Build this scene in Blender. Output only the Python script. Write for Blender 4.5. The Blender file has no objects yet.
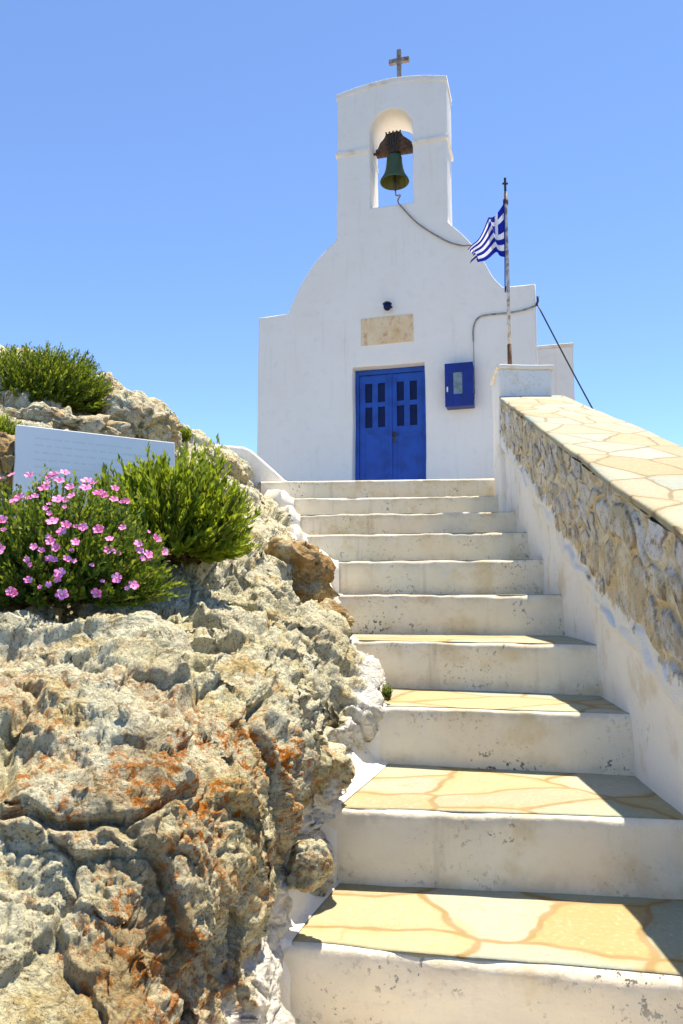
import bpy, bmesh, math, random
import numpy as np
from mathutils import Vector, Matrix

random.seed(7)
rng = np.random.default_rng(7)
S = bpy.context.scene
COL = S.collection
R = math.radians

# ------------------------------------------------------------------ frame of reference
# z = 0 is the photographer's eye level; the ground he stands on is 1.6 m lower.
PITCH, FOC = R(6.4), 740.0
GROUND = -1.6
LAND = 1.15                                  # landing in front of the chapel

def at(u, v, Y):
    """world point seen in direction (u, v) of the photograph at distance Y"""
    x, z = (u - 341.5) / FOC, (512 - v) / FOC
    d = (x, math.cos(PITCH) - z * math.sin(PITCH), math.sin(PITCH) + z * math.cos(PITCH))
    t = Y / d[1]
    return (d[0] * t, Y, d[2] * t)

def wall_x(Y): return .82 + .1 * Y
def wall_z(Y): return .213 + .364 * (Y - 2.256)

# ------------------------------------------------------------------ numpy noise
def _h(i, j, k, s):
    with np.errstate(over='ignore'):
        n = (i.astype(np.int64).astype(np.uint32) * np.uint32(374761393) + j.astype(np.int64).astype(np.uint32) * np.uint32(668265263)
             + k.astype(np.int64).astype(np.uint32) * np.uint32(2246822519) + np.uint32((s * 3266489917 + 97) & 0xffffffff))
        n = (n ^ (n >> np.uint32(15))) * np.uint32(2246822519)
        n = (n ^ (n >> np.uint32(13))) * np.uint32(3266489917)
        n = n ^ (n >> np.uint32(16))
    return n.astype(np.float64) / 4294967295.0

def vnoise(p, s=0):
    p = np.asarray(p, float)
    f = np.floor(p); t = p - f; t = t * t * t * (t * (t * 6 - 15) + 10)
    i, j, k = f[:, 0], f[:, 1], f[:, 2]
    out = 0
    for a in (0, 1):
        wa = t[:, 0] if a else 1 - t[:, 0]
        for b in (0, 1):
            wb = t[:, 1] if b else 1 - t[:, 1]
            for c in (0, 1):
                wc = t[:, 2] if c else 1 - t[:, 2]
                out = out + wa * wb * wc * _h(i + a, j + b, k + c, s)
    return out * 2 - 1

def fbm(p, octaves=4, s=0, gain=.5, ridged=False):
    p = np.asarray(p, float); a = 1.; out = 0.; tot = 0.
    for o in range(octaves):
        n = vnoise(p * (2.03 ** o) + 11.7 * o, s + o)
        if ridged: n = 1 - 2 * np.abs(n)
        out = out + a * n; tot += a; a *= gain
    return out / tot

def cells(p, s=0, flat=False, both=False):
    """Worley cells: f1, f2, three randoms of the nearest cell, vector from its centre"""
    p = np.asarray(p, float); f = np.floor(p)
    f1 = np.full(len(p), 1e9); f2 = f1.copy()
    best = np.zeros((len(p), 3)); vec = np.zeros((len(p), 3)); best2 = best.copy(); vec2 = vec.copy()
    rr = (0,) if flat else (-1, 0, 1)
    for a in (-1, 0, 1):
        for b in (-1, 0, 1):
            for c in rr:
                i, j, k = f[:, 0] + a, f[:, 1] + b, f[:, 2] + c
                cx, cy = i + _h(i, j, k, s), j + _h(i, j, k, s + 1)
                cz = p[:, 2] if flat else k + _h(i, j, k, s + 2)
                d = np.stack([p[:, 0] - cx, p[:, 1] - cy, p[:, 2] - cz], 1)
                dd = np.sqrt((d * d).sum(1))
                m = dd < f1
                m2 = ~m & (dd < f2)
                best2[m] = best[m]; vec2[m] = vec[m]
                best2[m2] = np.stack([i, j, k], 1)[m2]; vec2[m2] = d[m2]
                f2 = np.where(m, f1, np.minimum(f2, dd))
                f1 = np.where(m, dd, f1)
                best[m] = np.stack([i, j, k], 1)[m]; vec[m] = d[m]
    rn = lambda b: np.stack([_h(b[:, 0], b[:, 1], b[:, 2], s + q) for q in (5, 6, 7)], 1)
    if both: return f1, f2, rn(best), vec, rn(best2), vec2
    return f1, f2, rn(best), vec

def sstep(a, b, x):
    t = np.clip((x - a) / (b - a), 0, 1); return t * t * (3 - 2 * t)

# ------------------------------------------------------------------ object helpers
def link(name, me, mat=None, parent=None, smooth=True):
    o = bpy.data.objects.new(name, me); COL.objects.link(o)
    if mat is not None:
        if not me.materials: me.materials.append(mat)
    if parent is not None: o.parent = parent
    if smooth and len(me.polygons):
        me.polygons.foreach_set('use_smooth', [True] * len(me.polygons))
    me.update()
    return o

def tag(o, label=None, cat=None, group=None, kind=None):
    if label: o['label'] = label
    if cat: o['category'] = cat
    if group: o['group'] = group
    if kind: o['kind'] = kind
    return o

def thing(name, loc, label, cat, group=None, rotz=0):
    o = bpy.data.objects.new(name, None); COL.objects.link(o)
    o.location = loc; o.rotation_euler = (0, 0, rotz); o.empty_display_size = .1
    return tag(o, label, cat, group)

def pydata(name, v, f):
    me = bpy.data.meshes.new(name)
    me.from_pydata([tuple(map(float, q)) for q in v], [], [tuple(map(int, q)) for q in f])
    me.update(); return me

def grid_mesh(name, P, wrap=False):
    """P: (n, m, 3) array"""
    n, m, _ = P.shape
    me = bpy.data.meshes.new(name)
    idx = np.arange(n * m).reshape(n, m)
    a, b, c, d = idx[:-1, :-1], idx[:-1, 1:], idx[1:, 1:], idx[1:, :-1]
    q = np.stack([a, b, c, d], -1).reshape(-1, 4)
    me.vertices.add(n * m); me.vertices.foreach_set('co', P.reshape(-1).astype(np.float32))
    me.loops.add(q.size); me.loops.foreach_set('vertex_index', q.reshape(-1).astype(np.int32))
    me.polygons.add(len(q)); me.polygons.foreach_set('loop_start', (np.arange(len(q)) * 4).astype(np.int32))
    me.update(calc_edges=True); me.validate()
    return me

def attr(me, name, val):
    a = me.attributes.new(name, 'FLOAT', 'POINT'); a.data.foreach_set('value', np.asarray(val, np.float32).reshape(-1))

def grid_normals(P):
    du = np.gradient(P, axis=0); dv = np.gradient(P, axis=1)
    n = np.cross(du, dv); return n / (np.linalg.norm(n, axis=2, keepdims=True) + 1e-9)

def bm_mesh(name, bm):
    bmesh.ops.recalc_face_normals(bm, faces=bm.faces[:])
    me = bpy.data.meshes.new(name); bm.to_mesh(me); bm.free(); return me

def add_box(bm, x0, x1, y0, y1, z0, z1, bevel=0., seg=2):
    r = bmesh.ops.create_cube(bm, size=1.0)
    for v in r['verts']:
        v.co = Vector((x0 + (v.co.x + .5) * (x1 - x0), y0 + (v.co.y + .5) * (y1 - y0), z0 + (v.co.z + .5) * (z1 - z0)))
    if bevel > 0:
        es = list({e for v in r['verts'] for e in v.link_edges})
        bmesh.ops.bevel(bm, geom=es, offset=bevel, segments=seg, profile=.5, affect='EDGES')

def box(name, b, mat, parent=None, bevel=.006, seg=2):
    bm = bmesh.new(); add_box(bm, *b, bevel=bevel, seg=seg)
    return link(name, bm_mesh(name, bm), mat, parent, smooth=False)

def catmull(pts, n):
    p = np.array(pts, float)
    p = np.vstack([2 * p[0] - p[1], p, 2 * p[-1] - p[-2]])
    out = []
    for i in range(1, len(p) - 2):
        for t in np.linspace(0, 1, n, endpoint=False):
            a, b, c, d = p[i - 1], p[i], p[i + 1], p[i + 2]
            out.append(.5 * (2 * b + (c - a) * t + (2 * a - 5 * b + 4 * c - d) * t * t + (3 * b - a - 3 * c + d) * t ** 3))
    out.append(p[-2]); return np.array(out)

def tube_arrays(pts, rad, seg=8, off=0):
    pts = np.array(pts, float); n = len(pts)
    rad = np.full(n, rad) if np.isscalar(rad) else np.array(rad, float)
    V, F = [], []
    up = Vector((0.02, 0.03, 1)).normalized(); prev = None
    for i in range(n):
        d = Vector(pts[min(i + 1, n - 1)] - pts[max(i - 1, 0)]).normalized()
        if prev is None:
            s = d.cross(up if abs(d.dot(up)) < .9 else Vector((1, 0, 0))).normalized()
        else:
            s = (prev - d * prev.dot(d)).normalized()
        prev = s; t = d.cross(s)
        for k in range(seg):
            a = 2 * math.pi * k / seg
            V.append(tuple(Vector(pts[i]) + (s * math.cos(a) + t * math.sin(a)) * rad[i]))
    for i in range(n - 1):
        for k in range(seg):
            F.append((off + i * seg + k, off + i * seg + (k + 1) % seg, off + (i + 1) * seg + (k + 1) % seg, off + (i + 1) * seg + k))
    F.append(tuple(off + k for k in range(seg))[::-1]); F.append(tuple(off + (n - 1) * seg + k for k in range(seg)))
    return V, F

def tube(name, pts, rad, mat, parent=None, seg=8):
    V, F = tube_arrays(pts, rad, seg)
    return link(name, pydata(name, V, F), mat, parent)

def lathe(name, prof, mat, parent=None, seg=32, loc=(0, 0, 0)):
    V, F = [], []
    for r, z in prof:
        for k in range(seg):
            a = 2 * math.pi * k / seg; V.append((loc[0] + r * math.cos(a), loc[1] + r * math.sin(a), loc[2] + z))
    for i in range(len(prof) - 1):
        for k in range(seg):
            F.append((i * seg + k, i * seg + (k + 1) % seg, (i + 1) * seg + (k + 1) % seg, (i + 1) * seg + k))
    return link(name, pydata(name, V, F), mat, parent)

def outline_solid(name, loops, y0, y1, mat, parent, bevel=.02, wob=.004):
    """solid wall from 2-D outlines (x, z) with holes, thickness y0..y1, softly rounded edges"""
    cu = bpy.data.curves.new(name, 'CURVE'); cu.dimensions = '2D'; cu.fill_mode = 'BOTH'
    cu.extrude = (y1 - y0) / 2 - bevel; cu.bevel_depth = bevel; cu.bevel_resolution = 2; cu.offset = -bevel
    for lp in loops:
        pts = []
        for i in range(len(lp)):
            a, b = np.array(lp[i]), np.array(lp[(i + 1) % len(lp)])
            k = max(1, int(np.linalg.norm(b - a) / .12))
            for t in range(k): pts.append(a + (b - a) * t / k)
        pts = np.array(pts)
        q = np.c_[pts * 2.3, np.zeros(len(pts))]
        pts = pts + wob * np.c_[vnoise(q, 3), vnoise(q + 5, 4)]
        sp = cu.splines.new('POLY'); sp.points.add(len(pts) - 1); sp.use_cyclic_u = True
        for p, c in zip(sp.points, pts): p.co = (c[0], c[1], 0, 1)
    tmp = bpy.data.objects.new('tmp', cu); COL.objects.link(tmp)
    bpy.context.view_layer.update()
    me = bpy.data.meshes.new_from_object(tmp.evaluated_get(bpy.context.evaluated_depsgraph_get()))
    bpy.data.objects.remove(tmp)
    ym = (y0 + y1) / 2
    for v in me.vertices:
        x, y, z = v.co; v.co = (x, ym - z, y)
    me.name = name
    o = link(name, me, mat, parent, smooth=False)
    return o

# ------------------------------------------------------------------ material helpers
class G:
    def __init__(self, name, rough=.8, spec=.2):
        self.m = bpy.data.materials.new(name); self.m.use_nodes = True
        self.t = self.m.node_tree; self.b = self.t.nodes['Principled BSDF']
        self.b.inputs['Roughness'].default_value = rough
        self.b.inputs['Specular IOR Level'].default_value = spec
        self._obj = None
    def n(self, typ, props=None, **inp):
        nd = self.t.nodes.new(typ)
        for k, v in (props or {}).items(): setattr(nd, k, v)
        for k, v in inp.items():
            key = k.replace('_', ' ')
            s = nd.inputs[int(k[1:])] if (k[0] == 'i' and k[1:].isdigit()) else nd.inputs[key]
            self.set(s, v)
        return nd
    def set(self, s, v):
        if isinstance(v, bpy.types.NodeSocket): self.t.links.new(v, s)
        else:
            if hasattr(s, 'default_value'):
                try: s.default_value = v
                except Exception: s.default_value = tuple(v) + (1.,)
    @property
    def obj(self):
        if self._obj is None: self._obj = self.n('ShaderNodeTexCoord').outputs['Object']
        return self._obj
    def map(self, scale=(1, 1, 1), rot=(0, 0, 0), loc=(0, 0, 0), vec=None):
        return self.n('ShaderNodeMapping', Vector=vec or self.obj, Scale=scale, Rotation=rot, Location=loc).outputs[0]
    def noise(self, scale, detail=4., rough=.55, vec=None, dist=0.):
        return self.n('ShaderNodeTexNoise', Vector=vec or self.obj, Scale=scale, Detail=detail, Roughness=rough, Distortion=dist).outputs['Fac']
    def noisec(self, scale, detail=2., vec=None):
        return self.n('ShaderNodeTexNoise', Vector=vec or self.obj, Scale=scale, Detail=detail).outputs['Color']
    def vor(self, scale, feature='F1', vec=None, dim='3D', out='Distance'):
        return self.n('ShaderNodeTexVoronoi', {'feature': feature, 'voronoi_dimensions': dim}, Vector=vec or self.obj, Scale=scale).outputs[out]
    def math(self, op, a, b=0., c=0., clamp=False):
        nd = self.n('ShaderNodeMath', {'operation': op, 'use_clamp': clamp}, i0=a, i1=b)
        if op in ('MULTIPLY_ADD',): self.set(nd.inputs[2], c)
        return nd.outputs[0]
    def rng(self, v, a, b, c=0., d=1.):
        nd = self.n('ShaderNodeMapRange', {'interpolation_type': 'SMOOTHSTEP'}, i0=v, i1=a, i2=b, i3=c, i4=d)
        return nd.outputs[0]
    def ramp(self, f, stops):
        nd = self.n('ShaderNodeValToRGB', i0=f); cr = nd.color_ramp
        while len(cr.elements) < len(stops): cr.elements.new(.5)
        for e, (p, c) in zip(cr.elements, stops):
            e.position = p; e.color = tuple(c) + (1.,)
        return nd.outputs['Color']
    def mix(self, f, a, b, mode='MIX'):
        nd = self.n('ShaderNodeMix', {'data_type': 'RGBA', 'blend_type': mode})
        self.set(nd.inputs[0], f)
        for s, v in ((nd.inputs[6], a), (nd.inputs[7], b)):
            self.set(s, v if isinstance(v, bpy.types.NodeSocket) else tuple(v) + (1.,))
        return nd.outputs[2]
    def attr(self, name):
        return self.n('ShaderNodeAttribute', {'attribute_name': name}).outputs['Fac']
    def bump(self, h, strength=.3, dist=.01, nrm=None):
        nd = self.n('ShaderNodeBump', Height=h, Strength=strength, Distance=dist)
        if nrm is not None: self.set(nd.inputs['Normal'], nrm)
        return nd.outputs[0]
    def out(self, color, normal=None, rough=None):
        self.set(self.b.inputs['Base Color'], color if isinstance(color, bpy.types.NodeSocket) else tuple(color) + (1.,))
        if normal is not None: self.set(self.b.inputs['Normal'], normal)
        if rough is not None: self.set(self.b.inputs['Roughness'], rough)
        return self.m

def plaster(name, base=(.88, .825, .745), warm=.35, spots=.0, streak=.3, bump=.35, grime=False):
    g = G(name, .85, .15)
    n1 = g.noise(1.3, 5, .6); n2 = g.noise(7, 5, .6)
    col = g.mix(g.rng(n1, .42, .68, 0, warm), base, (.78, .69, .53))
    col = g.mix(g.rng(n2, .5, .75, 0, .35), col, (.70, .68, .66))
    st = g.noise(1., 5, .65, vec=g.map(scale=(9, 9, .7)))
    col = g.mix(g.rng(st, .56, .75, 0, streak), col, (.52, .45, .36))
    if spots > 0:
        area = g.rng(g.noise(3.6, 3, .6), .54, .68)
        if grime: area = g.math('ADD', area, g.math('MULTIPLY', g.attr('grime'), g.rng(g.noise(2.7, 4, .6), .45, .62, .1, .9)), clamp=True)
        sp = g.math('MULTIPLY', g.rng(g.noise(44, 3, .65), .57, .63), area)
        fine = g.math('MULTIPLY', g.rng(g.noise(75, 3, .6), .63, .69), g.rng(g.noise(2.6, 3), .5, .66))
        col = g.mix(g.math('MULTIPLY', sp, spots), col, (.13, .125, .115))
        col = g.mix(g.math('MULTIPLY', fine, spots * .8), col, (.2, .19, .17))
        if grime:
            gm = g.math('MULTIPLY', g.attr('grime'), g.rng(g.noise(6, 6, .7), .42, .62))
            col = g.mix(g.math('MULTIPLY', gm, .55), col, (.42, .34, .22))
        och = g.math('MULTIPLY', g.rng(g.noise(5, 4, .6), .52, .70), .5)
        col = g.mix(och, col, (.62, .47, .25))
    h = g.math('ADD', g.noise(9, 6, .6), g.math('MULTIPLY', g.noise(45, 4, .6), .4))
    return g.out(col, g.bump(h, bump, .012))

M = {}
M['plaster'] = plaster('whitewash_facade', warm=.2, streak=.22, bump=.4)
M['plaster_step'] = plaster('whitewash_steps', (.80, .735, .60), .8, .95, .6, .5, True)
M['plaster_wall'] = plaster('whitewash_parapet', (.83, .80, .745), .25, .35, .25, .6)
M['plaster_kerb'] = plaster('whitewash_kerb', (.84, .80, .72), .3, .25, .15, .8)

def paving(name, scale, joint, stones, jcol, jit=.12, stretch=(1, 1, 1), rot=0, shift=(0, 0, 0)):
    g = G(name, .7, .25)
    base = g.map(scale=stretch, rot=(0, 0, rot), loc=shift)
    w = g.n('ShaderNodeVectorMath', {'operation': 'MULTIPLY_ADD'}, i0=g.noisec(2.2, 3), i1=(jit, jit, 0), i2=base).outputs[0]
    w = g.n('ShaderNodeVectorMath', {'operation': 'MULTIPLY_ADD'}, i0=g.noisec(14, 3), i1=(.012, .012, 0), i2=w).outputs[0]
    e = g.vor(scale, 'DISTANCE_TO_EDGE', w, '2D'); c = g.vor(scale, 'F1', w, '2D', 'Color')
    sep = g.n('ShaderNodeSeparateColor', i0=c)
    col = g.ramp(sep.outputs[0], [(i / (len(stones) - 1), s) for i, s in enumerate(stones)])
    col = g.mix(g.rng(g.noise(5, 8, .7), .48, .66, 0, .22), col, stones[0])
    col = g.mix(g.rng(g.noise(9, 8, .72, dist=.5), .56, .68, 0, .35), col, jcol)
    col = g.mix(g.rng(g.noise(48, 7, .8), .56, .66, 0, .6), col, (.27, .22, .13))
    col = g.mix(g.rng(g.noise(60, 4, .6), .5, .8, 0, .3), col, (.75, .7, .6))
    jn = g.math('ADD', e, g.math('MULTIPLY', g.math('SUBTRACT', g.noise(18, 4), .5), joint * .9))
    k = g.rng(jn, joint * .35, joint * 1.25, .95, 0)
    jc = g.mix(g.rng(g.noise(10, 4), .4, .7), jcol, (jcol[0] * .75 + .1, jcol[1] * .7 + .08, jcol[2] * .8 + .05))
    col = g.mix(g.math('MULTIPLY', g.rng(jn, joint * .8, joint * 5.5, 1, 0), g.rng(g.noise(3.5, 5, .6), .42, .62, .05, .6)), col, (jcol[0] * .6 + .20, jcol[1] * .7 + .14, jcol[2] * .8 + .045))
    col = g.mix(k, col, jc)
    h = g.math('ADD', g.math('MULTIPLY', g.rng(jn, joint * .4, joint * 1.5), 1.), g.math('MULTIPLY', g.noise(28, 6, .65), .7))
    return g.out(col, g.bump(h, .45, .008))
M['tread'] = paving('flagstone_tread', 3.0, .036, [(.38, .35, .21), (.24, .30, .255), (.39, .36, .22), (.36, .265, .11), (.27, .31, .25), (.38, .37, .28), (.37, .30, .15)], (.27, .185, .075), jit=.30, stretch=(.85, 1.15, 1), rot=.6, shift=(4.3, 2.6, 0))
M['coping'] = paving('flagstone_coping', 4.6, .032, [(.35, .335, .23), (.25, .29, .245), (.37, .345, .235), (.33, .26, .14), (.36, .355, .28), (.30, .32, .26)], (.20, .15, .08), jit=.10, stretch=(.85, .75, 1), rot=.4)

# craggy rock
def rock_mat(name, lich=1., warm=0.):
    g = G(name, .9, .12)
    P = g.obj
    w = g.n('ShaderNodeVectorMath', {'operation': 'MULTIPLY_ADD'}, i0=g.noisec(3, 3), i1=(.2, .2, .2), i2=P).outputs[0]
    a = g.noise(3.2, 10, .70, w)
    col = g.ramp(a, [(.28, (.28, .21, .08)), (.37, (.54, .47, .24)), (.46, (.68, .64, .43)), (.60, (.73, .71, .54)), (.75, (.78, .77, .65))])
    col = g.mix(g.rng(g.attr('tint'), .2, .8, .0, .45), col, (.60, .57, .41))
    col = g.mix(g.rng(g.noise(5.5, 9, .72, w), .53, .63, 0, .65), col, (.56, .40, .14))
    col = g.mix(g.rng(g.noise(9, 9, .75, w), .56, .65, 0, .65), col, (.32, .30, .18))
    col = g.mix(g.rng(g.noise(26, 8, .8), .535, .61, 0, .85), col, (.17, .13, .065))
    col = g.mix(g.rng(g.noise(70, 6, .8), .55, .66, 0, .7), col, (.78, .745, .58))
    col = g.mix(g.rng(g.noise(130, 5, .8), .54, .62, 0, .85), col, (.11, .09, .05))
    if lich > 0:
        lm = g.attr('lichen')
        col = g.mix(g.math('MULTIPLY', g.rng(g.noise(2.1, 7, .7, w), .54, .64, 0, .65), lm), col, (.33, .22, .09))
        l1 = g.math('MULTIPLY', g.rng(g.noise(4.2, 4, .6), .45, .56), lm)
        l2 = g.math('MULTIPLY', l1, g.rng(g.noise(30, 9, .82), .495, .55))
        col = g.mix(g.math('MULTIPLY', l1, .15), col, (.34, .19, .05))
        col = g.mix(g.math('MULTIPLY', l2, .92 * lich), col, (.44, .14, .012))
        sp = g.math('MULTIPLY', g.rng(g.noise(23, 6, .75), .63, .66), lm)
        col = g.mix(g.math('MULTIPLY', sp, .85 * lich), col, (.44, .15, .015))
    if warm > 0:
        col = g.mix(g.rng(g.noise(6, 8, .75), .38, .58, warm * .3, warm), col, (.34, .175, .04))
    pn = g.math('ADD', g.attr('paint'), g.math('MULTIPLY', g.math('SUBTRACT', g.noise(12, 5, .6), .5), .9))
    col = g.mix(g.rng(pn, .42, .58), col, (.82, .79, .72))
    h = g.math('ADD', g.math('ADD', g.noise(22, 9, .72, w), g.math('MULTIPLY', g.vor(34, 'DISTANCE_TO_EDGE', w), .5)), g.math('MULTIPLY', g.noise(110, 5, .7), .35))
    return g.out(col, g.bump(h, 1., .028))
M['rock'] = rock_mat('lichen_rock')
M['rock_warm'] = rock_mat('rusty_rock', .6, .8)

def simple(name, col, rough=.6, spec=.3, var=.15, scale=12, bump=.1, metal=0., dark=None):
    g = G(name, rough, spec)
    d = dark or tuple(c * (1 - var) for c in col)
    c = g.mix(g.rng(g.noise(scale, 5, .6), .4, .65), col, d)
    g.b.inputs['Metallic'].default_value = metal
    return g.out(c, g.bump(g.noise(scale * 4, 4), bump, .004))

M['door_blue'] = simple('door_blue_paint', (.004, .075, .40), .5, .4, .3, 5, .12)
M['box_blue'] = simple('cabinet_blue_paint', (.003, .022, .22), .4, .4, .25, 6, .08)
M['dark_glass'] = simple('dark_pane', (.008, .016, .07), .35, .12, .2, 6, 0)
M['iron'] = simple('dark_iron', (.05, .045, .04), .6, .4, .4, 20, .2)
M['bronze'] = simple('green_bronze', (.05, .12, .075), .5, .5, .4, 9, .25, .55, dark=(.10, .11, .03))
M['bell_inside'] = simple('bell_inside', (.12, .12, .03), .6, .4, .4, 9, .2, .3)
M['yoke'] = simple('weathered_wood', (.13, .075, .05), .85, .2, .5, 18, .4)
M['cable'] = simple('black_cable', (.05, .05, .055), .6, .3, .2, 20, 0)
M['rope'] = simple('grey_rope', (.32, .27, .22), .9, .1, .3, 40, .2)
M['conduit'] = simple('painted_conduit', (.36, .33, .30), .7, .3, .5, 14, .1)
M['cross'] = simple('cross_stone', (.30, .26, .24), .8, .2, .4, 14, .3, dark=(.16, .11, .09))
M['glass_grey'] = simple('meter_window', (.20, .27, .30), .2, .5, .35, 14, 0)
M['white_paint'] = simple('white_label', (.7, .7, .68), .5, .3, .1, 10, 0)
M['soil'] = simple('dry_earth', (.30, .25, .17), .95, .1, .5, 3, .6)
M['sea'] = simple('sea_water', (.01, .05, .10), .15, .5, .3, .05, .2)
M['pole_white'] = simple('peeling_pole_paint', (.62, .60, .56), .6, .3, .3, 22, .2, dark=(.30, .20, .14))
M['pole_rust'] = simple('rusty_pole', (.17, .09, .05), .8, .3, .4, 25, .3)
M['stem'] = simple('woody_stem', (.10, .07, .035), .9, .1, .4, 20, .3)
M['beam'] = M['yoke']

g = G('marble_plaque', .5, .35)                       # the plaque among the rocks: white marble
c = g.mix(g.rng(g.noise(3, 6, .6), .4, .7), (.86, .86, .84), (.80, .81, .80))
M['marble'] = g.out(c, g.bump(g.noise(30, 4), .08, .004))
M['engrave'] = simple('engraved_line', (.79, .80, .79), .7, .2, .06, 60, .1)
g = G('stained_marble', .55, .3)                      # the plaque over the door
c = g.mix(g.rng(g.noise(3.5, 6, .65), .4, .65), (.84, .64, .40), (.78, .53, .28))
c = g.mix(g.rng(g.noise(9, 6, .7, vec=g.map(scale=(1.2, 1, .7))), .50, .66, 0, .65), c, (.50, .22, .07))
c = g.mix(g.rng(g.noise(24, 4, .7), .5, .75, 0, .4), c, (.70, .62, .48))
M['stained_marble'] = g.out(c, g.bump(g.noise(25, 5), .2, .005))

# masonry facing of the parapet
g = G('rubble_masonry', .9, .15)
r_, e_ = g.attr('stone'), g.attr('edge')
w = g.n('ShaderNodeVectorMath', {'operation': 'MULTIPLY_ADD'}, i0=g.noisec(4, 3), i1=(.15, .15, .15), i2=g.obj).outputs[0]
c = g.ramp(r_, [(0, (.40, .37, .31)), (.2, (.58, .46, .27)), (.42, (.52, .50, .46)), (.6, (.64, .53, .33)), (.8, (.68, .65, .61)), (1, (.44, .31, .16))])
c = g.mix(g.rng(g.noise(9, 9, .75, w), .46, .60, 0, .8), c, (.70, .67, .62))
c = g.mix(g.rng(g.noise(21, 9, .78, w), .53, .62, 0, .8), c, (.22, .17, .10))
k = g.math('ADD', e_, g.math('MULTIPLY', g.math('SUBTRACT', g.noise(26, 6, .7), .5), .22))
mc = g.mix(g.rng(g.noise(8, 7, .7), .42, .58), (.72, .63, .45), (.58, .44, .23))
ring = g.math('MULTIPLY', g.rng(k, .12, .20), g.rng(k, .20, .34, 1, 0))
c = g.mix(g.math('MULTIPLY', ring, g.rng(g.noise(7, 6, .7), .44, .60, .1, .85)), c, (.13, .09, .05))
c = g.mix(g.rng(k, .09, .19, 1, 0), c, mc)
c = g.mix(g.rng(g.noise(46, 6, .8), .55, .64, 0, .7), c, (.16, .115, .06))
c = g.mix(g.math('MULTIPLY', g.rng(g.noise(12, 8, .75), .54, .63), .42), c, (.46, .28, .09))
pn = g.math('ADD', g.attr('paint'), g.math('MULTIPLY', g.math('SUBTRACT', g.noise(11, 8, .72), .5), 1.5))
c = g.mix(g.rng(pn, .42, .60), c, (.80, .78, .73))
M['masonry'] = g.out(c, g.bump(g.math('ADD', g.noise(26, 8, .7, w), g.math('MULTIPLY', g.noise(90, 4), .4)), .7, .015))

def leaf_mat(name, stops, trans=.45):
    g = G(name, .55, .3)
    c = g.ramp(g.attr('tint'), stops)
    g.out(c)
    tr = g.n('ShaderNodeBsdfTranslucent', Color=g.mix(.5, c, (.35, .45, .03)))
    mx = g.n('ShaderNodeMixShader', i0=trans, i1=g.b.outputs[0], i2=tr.outputs[0])
    g.t.links.new(mx.outputs[0], g.t.nodes['Material Output'].inputs['Surface'])
    return g.m
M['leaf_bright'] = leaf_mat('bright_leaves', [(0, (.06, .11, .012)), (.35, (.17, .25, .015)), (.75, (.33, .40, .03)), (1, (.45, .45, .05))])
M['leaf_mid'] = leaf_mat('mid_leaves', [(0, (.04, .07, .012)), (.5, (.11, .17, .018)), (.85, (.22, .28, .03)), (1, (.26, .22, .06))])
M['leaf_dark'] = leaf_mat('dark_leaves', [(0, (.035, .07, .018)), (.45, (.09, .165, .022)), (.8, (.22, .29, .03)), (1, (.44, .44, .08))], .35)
g = G('pink_petals', .6, .2)
c = g.mix(g.rng(g.noise(9, 2), .35, .65), (.86, .20, .50), (.80, .36, .62))
M['petal'] = g.out(c)
M['flower_eye'] = simple('flower_centre', (.75, .45, .40), .7, .2, .2, 50, 0)

# flag: nine stripes and a canton with a cross, from the cloth's own coordinates
g = G('flag_cloth', .8, .1)
uv = g.n('ShaderNodeSeparateXYZ', i0=g.n('ShaderNodeTexCoord').outputs['UV'])
U, V = uv.outputs[0], uv.outputs[1]
st = g.math('FLOORED_MODULO', g.math('FLOOR', g.math('MULTIPLY', V, 9.)), 2.)       # 0 blue, 1 white (bottom stripe blue)
can = g.math('MULTIPLY', g.math('LESS_THAN', U, .37), g.math('GREATER_THAN', V, 4 / 9))
ch = g.math('LESS_THAN', g.math('ABSOLUTE', g.math('SUBTRACT', V, 6.5 / 9)), .5 / 9)
cv = g.math('LESS_THAN', g.math('ABSOLUTE', g.math('SUBTRACT', U, .185)), .037)
crs = g.math('MAXIMUM', ch, cv)
white = g.math('ADD', g.math('MULTIPLY', can, crs), g.math('MULTIPLY', g.math('SUBTRACT', 1., can), st))
c = g.mix(white, (.006, .022, .30), (.74, .75, .80))
g.out(c)
tr = g.n('ShaderNodeBsdfTranslucent', Color=c)
mx = g.n('ShaderNodeMixShader', i0=.35, i1=g.b.outputs[0], i2=tr.outputs[0])
g.t.links.new(mx.outputs[0], g.t.nodes['Material Output'].inputs['Surface'])
M['flag'] = g.m

# ------------------------------------------------------------------ ground and sea
n = 161
xs = np.sign(np.linspace(-1, 1, n)) * np.abs(np.linspace(-1, 1, n)) ** 2.6 * 900
ys = np.sign(np.linspace(-1, 1, n)) * np.abs(np.linspace(-1, 1, n)) ** 2.6 * 900 + 6
X, Y = np.meshgrid(xs, ys, indexing='ij')
ramp = np.interp(Y, [-8, .4, 1.2, 7.6, 18, 30], [-2.6, GROUND, GROUND, .75, .9, -2.])
side = np.maximum(np.abs(X - .3) - 3.2, 0)
far = np.maximum(np.hypot(X, Y - 6) - 14, 0)
Zt = ramp - .28 * side * (Y > -50) * np.clip(1 - side / 400, 0, 1) - .22 * far
Zt = np.maximum(Zt, -46) + .12 * vnoise(np.c_[X.ravel() * .7, Y.ravel() * .7, X.ravel() * 0], 9).reshape(X.shape) * (side + far > .3)
tag(link('ground', grid_mesh('ground', np.stack([X, Y, Zt], -1)), M['soil']), kind='structure')
tag(link('sea', pydata('sea', [(-9000, -9000, -40), (9000, -9000, -40), (9000, 9000, -40), (-9000, 9000, -40)], [(0, 1, 2, 3)]), M['sea']), kind='structure')

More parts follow.
